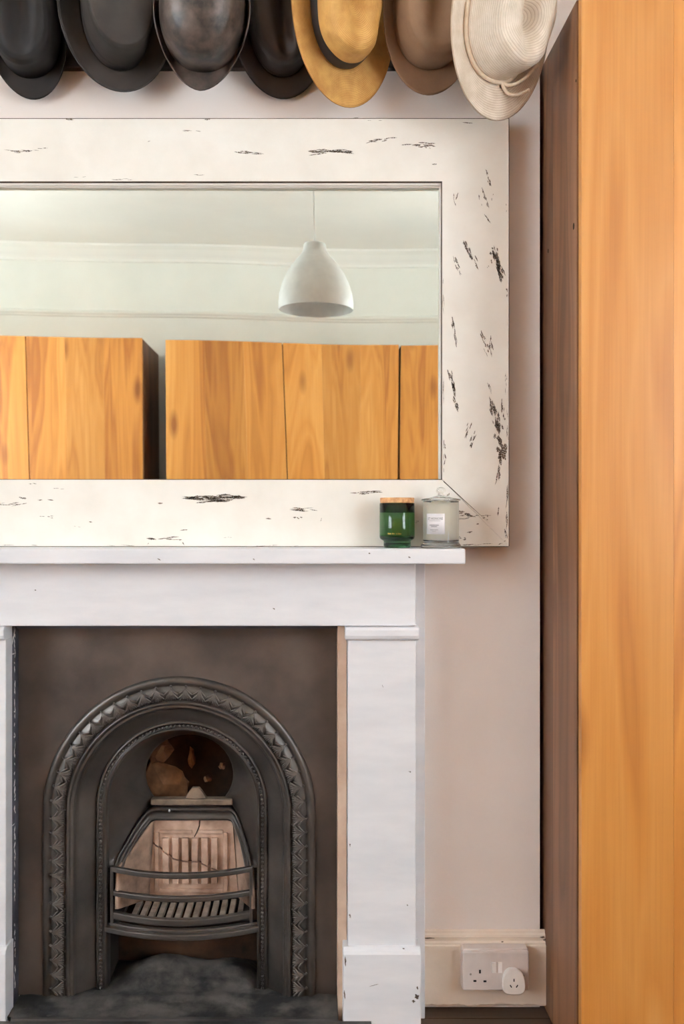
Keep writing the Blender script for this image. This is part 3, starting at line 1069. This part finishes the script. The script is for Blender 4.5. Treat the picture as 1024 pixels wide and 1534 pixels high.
def chip_list(parent_rail, lst):
    for spec in lst:
        (px, py, L, W, ang, n) = spec
        mb = MB()
        c = P(px, py, FY)
        u = (CAM_D + FY) / FPX
        a = -math.radians(ang)
        ca, sa = math.cos(a), math.sin(a)
        n = int(n * 1.25) if n > 2 else n
        for k in range(n):
            t = rc.uniform(-.5, .5) if n > 1 else 0
            w = rc.gauss(0, .28) * (1 - abs(t)) if n > 1 else 0
            l = L * rc.uniform(.14, .40) if n > 1 else L
            x = c.x + (t * L * ca - w * W * sa) * u * .85
            z = c.z + (t * L * sa + w * W * ca) * u * .85
            wid = (W * rc.uniform(.12, .28) if n > 1 else W * .8) * u
            mb.prism(sliver(x, z, l * u, max(wid, .0007), a + math.radians(rc.uniform(-9, 9)), rc), FY - .0003, FY + .0006)
        o = mb.obj('paint_chip', M['bare'])
        o.parent = parent_rail


chip_list(R_top, [(28, 226, 42, 6, 2, 8), (58, 223, 30, 4, -4, 3), (219, 213, 20, 4, -10, 2), (288, 196, 44, 3, 1, 4), (373, 229, 42, 8, 3, 9), (495, 227, 66, 10, 0, 15), (480, 224, 20, 4, -10, 2), (570, 210, 46, 7, -6, 8), (628, 217, 46, 8, 3, 11), (641, 222, 10, 6, 20, 2),
                  (300, 262, 26, 3, 3, 3), (118, 265, 26, 2, 0, 2), (188, 269, 40, 3, 0, 4), (700, 184, 16, 2, 0, 1), (530, 177.5, 40, 3, 0, 3), (104, 179, 12, 4, 0, 1), (310, 179, 10, 3, 0, 1), (560, 181, 30, 2, 0, 2), (650, 246, 8, 3, 0, 1)])
chip_list(R_bot, [(322, 746, 96, 13, 0, 26), (335, 742, 40, 8, -12, 6), (458, 764, 52, 7, 1, 11), (18, 755, 60, 5, -3, 9), (71, 773, 30, 5, 6, 4), (34, 746, 12, 4, 8, 1), (76, 749, 10, 2, 0, 1), (60, 749, 8, 2, 0, 1), (240, 754, 8, 3, 0, 1), (115, 789, 16, 2, 5, 2), (136, 782, 6, 2, 0, 1),
                  (402, 777, 9, 3, 0, 1), (441, 775, 5, 3, 0, 1), (446, 776, 5, 3, 30, 1), (451, 775, 5, 2, 0, 1), (482, 776, 9, 4, -60, 2), (548, 737, 46, 7, -3, 8), (48, 724, 18, 4, 5, 3), (88, 732, 22, 4, 0, 3), (340, 805, 20, 2, 0, 2), (275, 794, 12, 2, 0, 1),
                  (247, 807, 56, 9, 0, 7), (223, 812, 16, 5, -40, 3), (272, 811, 12, 6, 50, 3), (30, 817, 60, 2.5, 0, 3), (180, 817, 70, 2.5, 0, 3), (420, 818, 90, 2.5, 0, 4), (624, 780, 12, 7, 0, 3),
                  (691, 769, 30, 10, 8, 10), (700, 773, 22, 6, 5, 5), (693, 777, 18, 2, 3, 1), (671, 741, 6, 4, -50, 1), (692, 806, 12, 10, 20, 6), (715, 785, 4, 3, 0, 1), (703, 797, 9, 3, 0, 1), (708, 816, 50, 4, -4, 6), (610, 792, 8, 3, 0, 1)])
chip_list(R_right, [(731, 268, 26, 7, 74, 9), (726, 296, 34, 6, 72, 7), (719, 300, 20, 4, 76, 3), (737, 296, 14, 4, -75, 3), (679, 296, 30, 4, 80, 4), (684, 294, 12, 3, -70, 1), (730, 328, 18, 3, 60, 1), (700, 375, 34, 10, 70, 12), (709, 390, 30, 8, 62, 7), (684, 397, 32, 7, 70, 8), (691, 412, 16, 3, 60, 2),
                    (740, 378, 20, 12, 75, 9), (745, 398, 44, 14, 74, 20), (748, 412, 26, 8, 72, 7), (730, 399, 7, 5, 70, 2), (680, 497, 44, 7, 82, 9), (726, 512, 36, 8, 70, 8), (735, 520, 40, 8, 84, 6), (728, 530, 20, 4, 70, 3),
                    (677, 572, 44, 9, 76, 13), (683, 604, 34, 9, 72, 9), (735, 594, 40, 6, 80, 7), (741, 626, 50, 14, 76, 15), (752, 614, 34, 9, 88, 8), (748, 662, 56, 18, 82, 15), (747, 694, 50, 12, 94, 9), (743, 717, 26, 5, 104, 3),
                    (703, 640, 40, 7, 108, 4), (708, 658, 24, 8, 105, 10), (666, 673, 26, 6, 80, 5), (757, 574, 34, 4, 92, 4), (757.5, 310, 18, 4, 88, 2), (758, 437, 16, 7, 90, 4), (759, 640, 50, 4, 90, 5), (759, 760, 70, 5, 91, 9), (757, 800, 24, 6, 80, 5),
                    (664, 440, 60, 3, 90, 4), (664, 600, 60, 3, 90, 4), (664.5, 690, 40, 4, 88, 4), (723, 772, 26, 4, 0, 5), (728, 776, 10, 7, 30, 5), (746, 766, 14, 3, 95, 1), (753, 812, 14, 4, -30, 4)])
# loose splinter at the foot of the frame
sp = [P(x, y, FY) for x, y in ((222, 817), (226, 812), (246, 809.5), (268, 808.5), (273, 817))]
o = MB().prism([(p.x, p.z) for p in sp], FY - .002, FY + .004).obj('splinter', M['frame'])
o.parent = R_bot
# open mitre: thin dark joint line
a, b = P(664, 721, FY), P(735, 786, FY)
d = Vector((b.x - a.x, 0, b.z - a.z)).normalized()
nrm = Vector((-d.z, 0, d.x))
pts = [a + nrm * .0011, b, a - nrm * .0011]
o = MB().prism([(p.x, p.z) for p in pts], FY - .00025, FY + .0006).obj('mitre_gap', M['dark_wood'])
o.parent = R_right

# ================================================================== SOCKET AND ADAPTER
SY = -.015
so = P(742.5, 1455, SY - .034)
sock = thing('wall_socket', 'grey double socket outlet on the skirting board', 'socket', (so.x, SY, so.z))


def rbox(w, h, y0, y1, r, top_in=0.0, n=5):
    def outline(inset):
        pts = []
        for cx, cz, a0 in ((w / 2 - r, h / 2 - r, 0), (-w / 2 + r, h / 2 - r, 90), (-w / 2 + r, -h / 2 + r, 180), (w / 2 - r, -h / 2 + r, 270)):
            for k in range(n + 1):
                a = math.radians(a0 + 90 * k / n)
                q = r - inset
                pts.append((cx + q * math.cos(a), cz + q * math.sin(a)))
        return pts
    return outline


def rounded(name, w, h, yb, yf, r, m, parent, loc=(0, 0), edge=.002):
    o = rbox(w, h, 0, 0, r)
    a, b = o(0), o(edge)
    x, z = loc
    rows = [[(p[0] + x, yb, p[1] + z) for p in a], [(p[0] + x, yf + edge, p[1] + z) for p in a], [(p[0] + x, yf + edge * .3, p[1] + z) for p in o(edge * .3)], [(p[0] + x, yf, p[1] + z) for p in b]]
    mb = MB().grid(rows, closed_u=True)
    k = len(a)
    mb.f.append(tuple(range(3 * k, 4 * k)))
    return mb.obj(name, m, parent, world=False)


rounded('pattress_box', .146, .092, 0, -.026, .004, M['plastic'], sock)
rounded('face_plate', .146, .086, -.026, -.034, .004, M['plastic'], sock, edge=.003)


def small(name, px, py, w, h, y0, y1, m, parent, ref, Yabs, rot=0.0):
    c = P(px, py, Yabs)
    hw, hh = w / 2, h / 2
    pts = []
    for a, b in ((-hw, -hh), (hw, -hh), (hw, hh), (-hw, hh)):
        pts.append((c.x - ref.x + a * math.cos(rot) - b * math.sin(rot), c.z - ref.z + a * math.sin(rot) + b * math.cos(rot)))
    return MB().prism(pts, y0, y1).obj(name, m, parent, world=False)


sv = Vector(sock.location)
fyS = SY - .034
for px, py, w, h in ((718.5, 1455.5, .0042, .008), (711, 1469.5, .0065, .0042), (726, 1470, .0065, .0042)):
    small('pin_slot', px, py, w, h, -.0343, -.0335, M['hole'], sock, sv, fyS)
for px in (739.2, 748.3):
    sw = small('rocker_switch', px, 1448.6, .0085, .0225, -.038, -.0335, M['plastic_white'], sock, sv, fyS)
for px, py in ((704.5, 1459.5), (783.5, 1462)):
    c = P(px, py, fyS)
    mb = MB()
    mb.add([(c.x - sv.x + v[0] * .0028, -.0342 + v[1] * .001, c.z - sv.z + v[2] * .0028) for v in bv], bf)
    mb.obj('screw', M['screw'], sock, world=False)

# travel adapter plugged in
ay0, ay1 = fyS - .0003, fyS - .022
ac = P(769.5, 1472, ay1)
ad = thing('plug_adapter', 'white travel plug adapter pushed into the socket', 'adapter', (ac.x, ay0, ac.z))


def egg(s, n=36):
    pts = []
    for k in range(n):
        a = 2 * math.pi * k / n
        x, z = math.cos(a), math.sin(a)
        x = math.copysign(abs(x) ** .72, x)
        z = math.copysign(abs(z) ** .72, z)
        wv = .0245 * (1 - .13 * z - .05 * max(0, z) ** 2)
        pts.append((x * wv * s, z * .0275 * s))
    return pts


L = ay1 - ay0
rows = [[(p[0], y, p[1]) for p in egg(s)] for s, y in ((.86, 0), (.90, L * .45), (.97, L * .62), (1.0, L * .8), (1.0, L * .93), (.97, L * .98), (.92, L))]
mb = MB().grid(rows, closed_u=True)
mb.f.append(tuple(range(6 * 36, 7 * 36)))
mb.obj('adapter_body', M['plastic_white'], ad, smooth=False, world=False)
av = Vector(ad.location)
for px, py, w, h, r in ((769.5, 1468.5, .0022, .0062, 0), (764.8, 1477.5, .0022, .0066, .55), (774, 1477.5, .0022, .0066, -.55)):
    small('pin_slot', px, py, w, h, L - .0003, L + .001, M['hole'], ad, av, ay1, r)

# ================================================================== CANDLES
# green glass
gc = P(594.5, 820, -.097)
g = thing('green_candle', 'dark green glass candle jar with cork lid on the mantel shelf', 'candle', (gc.x, -.097, SHELF_T))
R = .0378
prof = [(0, .0005), (.0270, .0005), (.0290, .0025), (.0290, .0145), (.0325, .0170), (.0365, .0195), (R, .0235), (R, .0955), (R - .001, .0965), (R - .0028, .0955), (R - .0030, .0260), (.0330, .0215), (0, .0200)]
MB().lathe(prof, 56).obj('glass_jar', M['glass_green'], g, smooth=True, world=False)
MB().lathe([(0, .0212), (.030, .0222), (.0358, .0275), (.0358, .0750), (.034, .0758), (0, .0752)], 48).obj('wax', M['wax_green'], g, smooth=True, world=False)
MB().tube([(0, 0, .075), (.0006, 0, .082), (.001, 0, .087)], .0009, 6).obj('wick', M['wick'], g, world=False)
MB().lathe([(0, .0905), (.0344, .0905), (.0344, .0968), (.0362, .0969), (.0368, .1068), (.0358, .1078), (0, .1078)], 48).obj('cork_lid', M['cork'], g, smooth=False, world=False, bevel=.0004)


def text_mesh(s, size):
    cu = bpy.data.curves.new('lettering', 'FONT')
    cu.body = s
    cu.size = size
    cu.align_x = 'CENTER'
    cu.align_y = 'CENTER'
    cu.resolution_u = 2
    o = bpy.data.objects.new('lettering_source', cu)
    COL.objects.link(o)
    dg = bpy.context.evaluated_depsgraph_get()
    me = bpy.data.meshes.new_from_object(o.evaluated_get(dg))
    bpy.data.objects.remove(o)
    me.materials.clear()
    return me


def wrap(me, R, ang0, zc, squash=1.0):
    """bend flat lettering (x,y) round a vertical jar of radius R; ang0 from the -y side, positive to +x"""
    for v in me.vertices:
        a = ang0 + v.co.x * squash / R
        v.co = Vector((R * math.sin(a), -R * math.cos(a), zc + v.co.y))
    return me


def strip(R, a0, a1, z0, z1, n=20):
    rows = [[(R * math.sin(a0 + (a1 - a0) * k / n), -R * math.cos(a0 + (a1 - a0) * k / n), z) for k in range(n + 1)] for z in (z0, z1)]
    return MB().grid(rows)


gp = MB()
for k, a in enumerate((-.62, -.55, -.49, -.36, -.28, -.12, -.02, .04, .10)):
    n0 = strip(R + .0002, a, a + .035, .0296, .0318 if k % 3 else .0325, 2)
    gp.add(n0.v, n0.f)
gp.obj('gold_print', M['gold'], g, world=False)['kind'] = 'stuff'

# pale candle
wc = P(660, 821, -.102)
w = thing('white_candle', 'clear glass candle jar with white wax, paper label and knobbed lid', 'candle', (wc.x, -.102, SHELF_T))
R = .0385
prof = [(0, .0005), (.0425, .0005), (.0433, .003), (.0428, .0065), (.0400, .0095), (R, .0125), (R, .1000), (R - .001, .1010), (R - .0026, .1000), (R - .0028, .0160), (.033, .0135), (0, .0130)]
MB().lathe(prof, 56).obj('glass_jar', M['glass_clear'], w, smooth=True, world=False)
MB().lathe([(0, .0142), (.030, .0148), (.0350, .0165), (.0369, .0178), (.0369, .0960), (.0355, .0970), (0, .0965)], 48).obj('wax', M['wax'], w, smooth=True, world=False)
MB().tube([(0, 0, .0965), (.0004, 0, .1005)], .0009, 6).obj('wick', M['wick'], w, world=False)
MB().lathe([(0, .1015), (.0415, .1015), (.0425, .1030), (.0415, .1048), (.030, .1065), (.018, .1095), (.0085, .1120), (.0055, .1140), (.0060, .1165), (.0092, .1190), (.0103, .1230), (.0085, .1275), (.0045, .1298), (0, .1302)], 48).obj('glass_lid', M['glass_clear'], w, smooth=True, world=False)
lab = strip(R + .0003, -1.02, .09, .0300, .0735)
lb = lab.obj('paper_label', M['label'], w, smooth=True, world=False)
th = lb.modifiers.new('thickness', 'SOLIDIFY')
th.thickness = .0002
RL = R + .0006
link('lettering', wrap(text_mesh('ST HONORÉ', .0070), RL, -.46, .0628, .88), M['ink'], w)
ln = MB()
rt = random.Random(3)
for zc, hh, a0, a1 in ((.0585, .0007, -.80, -.16), (.0492, .0016, -.78, -.24), (.0462, .0013, -.68, -.34), (.0392, .0008, -.74, -.28), (.0362, .0006, -.62, -.40)):
    a = a0
    while a < a1:
        b = min(a1, a + rt.uniform(.02, .05))
        n0 = strip(RL, a, b, zc - hh / 2, zc + hh / 2, 2)
        ln.add(n0.v, n0.f)
        a = b + .012
ln.obj('fine_print', M['ink'], w, world=False)['kind'] = 'stuff'

# ================================================================== HAT RAIL AND HATS
rz0, rz1 = P(0, 101, -.022).z, P(0, 101, -.022).z + .10
rk_ = thing('hat_rail', 'dark stained wooden peg rail behind the row of hats', 'rail', (-.35, 0, rz0))
MB().box(-1.02, .40, -.022, -.001, rz0, rz1).obj('rail_board', M['rail'], rk_, bevel=.002)


def hat(name, label, cat_grp, m, center, rot, a, b, ca, cb, prof, curl, dents=(), brim_mid=0.0, band=None, tip_pow=2.0, brim_steps=9, front=0.0, crown_off=(0, 0), lean=(0, 0), thickness=.0022, edge_roll=None):
    """hat lying with its crown along local -y. a,b brim half width/height; ca,cb crown half axes;
    prof list of (radius factor, height); curl: side brim rise; dents: (u,v,su,sv,depth) in crown units"""
    t = thing(name, label, 'hat', center, cat_grp)
    t.rotation_euler = rot
    seg = 96
    H = max(h for _, h in prof)

    def outline(th, A, B, pw):
        c, s = math.cos(th), math.sin(th)
        r = (abs(c / A) ** pw + abs(s / B) ** pw) ** (-1 / pw)
        return r * c, r * s

    def brim_w(th, tt):
        c, s = math.cos(th), math.sin(th)
        return curl * (c * c) ** 1.0 * tt ** 1.7 + front * max(0, -s) ** 2 * tt ** 1.5 + brim_mid * math.sin(math.pi * tt)

    def crown_pt(th, k, h, off=0.0):
        x, z = outline(th, ca + off, cb + off, 2.2)
        x, z = x * k, z * k
        wv = h
        f = h / H
        for (du, dv, su, sv_, dep) in dents:
            ex = ((x / ca - du) / su) ** 2 + ((z / cb - dv) / sv_) ** 2
            wv -= dep * math.exp(-ex) * min(1, f * 1.3)
        x += crown_off[0] + lean[0] * f
        z += crown_off[1] + lean[1] * f
        return x, z, wv

    # refine the crown profile
    fine = []
    for (r0_, h0_), (r1_, h1_) in zip(prof, prof[1:]):
        for q in range(4):
            fine.append((r0_ + (r1_ - r0_) * q / 4, h0_ + (h1_ - h0_) * q / 4))
    fine.append(prof[-1])
    rings, vv = [], []
    for k in range(brim_steps, 0, -1):
        tt = k / brim_steps
        ring = []
        for i in range(seg):
            th = 2 * math.pi * i / seg
            x0, z0 = outline(th, ca, cb, 2.2)
            x0 += crown_off[0]; z0 += crown_off[1]
            x1, z1 = outline(th, a, b, tip_pow)
            ring.append((x0 + (x1 - x0) * tt, -brim_w(th, tt), z0 + (z1 - z0) * tt))
        rings.append(ring)
    for r_, h_ in fine:
        ring = []
        for i in range(seg):
            th = 2 * math.pi * i / seg
            x, z, wv = crown_pt(th, max(r_, .004), h_)
            ring.append((x, -wv, z))
        rings.append(ring)
    acc = [0.0]
    for k in range(1, len(rings)):
        p, q = Vector(rings[k - 1][3 * seg // 4]), Vector(rings[k][3 * seg // 4])
        acc.append(acc[-1] + (q - p).length)
    nb = brim_steps

    def build(name_, r0i, r1i, close):
        mb = MB().grid(rings[r0i:r1i + 1], closed_u=True)
        if close:
            mb.f.append(tuple(range((r1i - r0i) * seg, (r1i - r0i + 1) * seg)))
        me = bpy.data.meshes.new(name_)
        me.from_pydata(mb.v, [], mb.f)
        uv = me.uv_layers.new(name='braid')
        for poly in me.polygons:
            idx = [me.loops[l].vertex_index for l in poly.loop_indices]
            seam = max(v % seg for v in idx) - min(v % seg for v in idx) > seg / 2
            for l in poly.loop_indices:
                vi = me.loops[l].vertex_index
                uu = (vi % seg) / seg
                if seam and vi % seg == 0: uu = 1.0
                uv.data[l].uv = (uu, acc[r0i + vi // seg])
        o = link(name_, me, m, t, True)
        s_ = o.modifiers.new('thickness', 'SOLIDIFY')
        s_.thickness = thickness
        s_.offset = 0
        s_.use_rim = True
        return o

    build('brim', 0, nb, False)
    build('crown', nb, len(rings) - 1, True)
    if edge_roll:
        pts = [Vector(p) for p in rings[0]]
        pts.append(pts[0]); pts.append(pts[1])
        MB().tube(pts, edge_roll, 6, caps=False).obj('edge_binding', m if not band else band[0], t, smooth=True, world=False)
    if band:
        bm_, h0_, h1_ = band
        rows = []
        for q in range(7):
            h_ = h0_ + (h1_ - h0_) * q / 6
            # radius factor at this height
            k = 1.0
            for (r0_, hh0), (r1_, hh1) in zip(prof, prof[1:]):
                if hh0 <= h_ <= hh1 and hh1 > hh0:
                    k = r0_ + (r1_ - r0_) * (h_ - hh0) / (hh1 - hh0)
                    break
            row = []
            for i in range(seg):
                th = 2 * math.pi * i / seg
                x, z, wv = crown_pt(th, k, h_, .0022 if 0 < q < 6 else .0014)
                row.append((x, -wv, z))
            rows.append(row)
        MB().grid(rows, closed_u=True).obj('hat_band', bm_, t, smooth=True, world=False)
    return t, crown_pt


R_ = math.radians
HG = 'hats hanging in a row on the peg rail'
fed = [(1, 0), (.98, .03), (.94, .065), (.90, .088), (.84, .100), (.74, .107), (.6, .109), (.4, .109), (.2, .109), (0, .109)]
flat = [(1, 0), (.985, .03), (.965, .07), (.955, .095), (.94, .106), (.90, .112), (.82, .1135), (.5, .115), (.25, .115), (0, .115)]
low = [(r, h * .85) for r, h in fed]
dome = [(1, 0), (.995, .02), (.98, .045), (.94, .068), (.87, .086), (.76, .101), (.6, .113), (.4, .120), (.2, .1235), (0, .1245)]


def hc(px, py, Y): return P(px, py, Y)


hat('black_fedora', 'black felt fedora with dented crown, beside the charcoal flat-topped hat', HG, M['felt_black'], hc(40, 36, -.062), (R_(13), R_(-4), R_(4)), .090, .155, .072, .110, fed, .030,
    dents=((0, .1, .30, .75, .034), (-.8, -.55, .3, .4, .014), (.8, -.55, .3, .4, .014)))
hat('charcoal_homburg', 'charcoal felt hat with smooth flat crown and grey ribbon', HG, M['felt_charcoal'], hc(172, 24, -.074), (R_(3), R_(-8), R_(16)), .122, .162, .071, .115, flat, .034, band=(M['band_grey'], .004, .030), front=.006, edge_roll=.0018)
hat('leather_bowler', 'worn mottled brown leather bowler with domed crown', HG, M['leather'], hc(305, 22, -.135), (R_(10), R_(4), R_(0)), .100, .152, .088, .114, dome, .034, tip_pow=1.75, front=.006, edge_roll=.0022)
hat('brown_trilby', 'dark brown felt trilby with creased crown beside the golden straw hat', HG, M['felt_brown'], hc(418, 28, -.055), (R_(14), R_(-6), R_(4)), .108, .165, .068, .118, low, .024,
    dents=((.05, .2, .26, .85, .038), (-.75, -.5, .3, .4, .010), (.75, -.5, .3, .4, .010)), band=(M['felt_brown'], .004, .022))
hat('golden_straw_hat', 'golden straw hat with a wide black ribbon band', HG, M['straw_gold'], hc(510, 21, -0.128), (R_(9), R_(-12), R_(32)), .132, .188, .076, .108, fed, .014,
    dents=((0, .15, .35, .8, .028), (.8, -.4, .35, .4, .014), (-.8, -.4, .35, .4, .014)), band=(M['band_black'], .003, .042), front=.008, lean=(-0.030, 0))
hat('taupe_felt_hat', 'taupe brown felt hat with dented crown between the two straw hats', HG, M['felt_taupe'], hc(644, 16, -0.125), (R_(13), R_(-2), R_(8)), 0.106, .168, .080, .116, low, 0.020,
    dents=((0, .1, .40, .62, .034),), band=(M['felt_taupe'], .003, .022))
t7, cp7 = hat('pale_straw_hat', 'pale woven straw sun hat with a cream knotted cord', HG, M['straw_pale'], hc(744, 38, -.178), (R_(9), R_(0), R_(31)), .130, .190, .082, .108, fed, .014,
    dents=((.05, .15, .24, .75, .046), (-.7, -.35, .35, .4, .010), (.85, -.4, .3, .4, .014)), front=.012, thickness=.003)
# cord round the crown of the pale hat, with two knotted ends
pts = []
for i in range(73):
    th = 2 * math.pi * i / 72
    x, z, wv = cp7(th, 1.0, .006, .0035)
    pts.append((x, -wv, z))
MB().tube(pts, .0048, 8, caps=False).obj('cord', M['cord'], t7, smooth=True, world=False)
th = R_(283)
x, z, wv = cp7(th, 1, .006, .004)
e1 = [(x, -.006, z), (x + .010, -.014, z - .005), (x + .026, -.024, z + .001), (x + .040, -.036, z + .016), (x + .052, -.046, z + .036)]
e2 = [(x - .002, -.006, z), (x + .002, -.010, z - .012), (x + .014, -.014, z - .022), (x + .034, -.020, z - .020), (x + .056, -.026, z - .008)]


def smooth_path(c, n=6):
    c = [Vector(p) for p in c]
    out = []
    for i in range(len(c) - 1):
        p0, p1, p2, p3 = c[max(i - 1, 0)], c[i], c[i + 1], c[min(i + 2, len(c) - 1)]
        for k in range(n):
            t = k / n
            out.append(.5 * ((2 * p1) + (-p0 + p2) * t + (2 * p0 - 5 * p1 + 4 * p2 - p3) * t * t + (-p0 + 3 * p1 - 3 * p2 + p3) * t ** 3))
    out.append(c[-1])
    return out


for e_ in (e1, e2):
    mb = MB().tube(smooth_path(e_), .0036, 8)
    q = e_[-1]
    mb.add([(q[0] + v[0] * .0058, q[1] + v[1] * .0058, q[2] + v[2] * .0058) for v in bv], bf)
    mb.obj('cord_end', M['cord'], t7, smooth=True, world=False)

# pegs, one behind each hat
for px, reach in ((40, .10), (168, .11), (302, .17), (420, .09), (515, .17), (640, .13), (735, .19)):
    x = min(P(px, 0, -reach).x, .385)
    L = reach - .022
    peg = MB().lathe([(0, 0), (.008, 0), (.007, L * .6), (.0085, L * .85), (.010, L - .006), (.007, L - .001), (0, L)], 12).obj('peg', M['rail'], rk_, smooth=True, world=False)
    peg.rotation_euler = (math.pi / 2, 0, 0)
    peg.location = (x + .35, -.022, .05)

# ================================================================== PENDANT LAMP (seen in the mirror)
lc = (0.022, -1.50, 1.880)
lamp = thing('pendant_lamp', 'white bell-shaped pendant lamp hanging from the ceiling, seen in the mirror', 'lamp', lc)
prof = [(.138, 0), (.1395, .004), (.1395, .028), (.135, .060), (.124, .097), (.107, .134), (.086, .166), (.064, .192), (.049, .210), (.043, .222), (.041, .243), (.037, .249), (.006, .251)]
inn = [(r - .003 if r > .01 else r, z - .003 if z > .2 else z) for r, z in prof[::-1]]
MB().lathe(prof + inn[1:], 48).obj('shade', M['lamp_white'], lamp, smooth=True, world=False)
MB().tube([(0, 0, .248), (0, 0, ZC - lc[2] - .03)], .003, 8).obj('flex', M['lamp_white'], lamp, world=False)
MB().lathe([(0, ZC - lc[2]), (.05, ZC - lc[2]), (.048, ZC - lc[2] - .02), (.02, ZC - lc[2] - .035), (0, ZC - lc[2] - .036)], 24).obj('ceiling_rose', M['lamp_white'], lamp, smooth=True, world=False)
MB().lathe([(0, .10), (.02, .103), (.03, .125), (.027, .15), (.014, .18), (.013, .215), (0, .215)], 24).obj('bulb', M['lamp_white'], lamp, smooth=True, world=False)

bpy.context.view_layer.update()
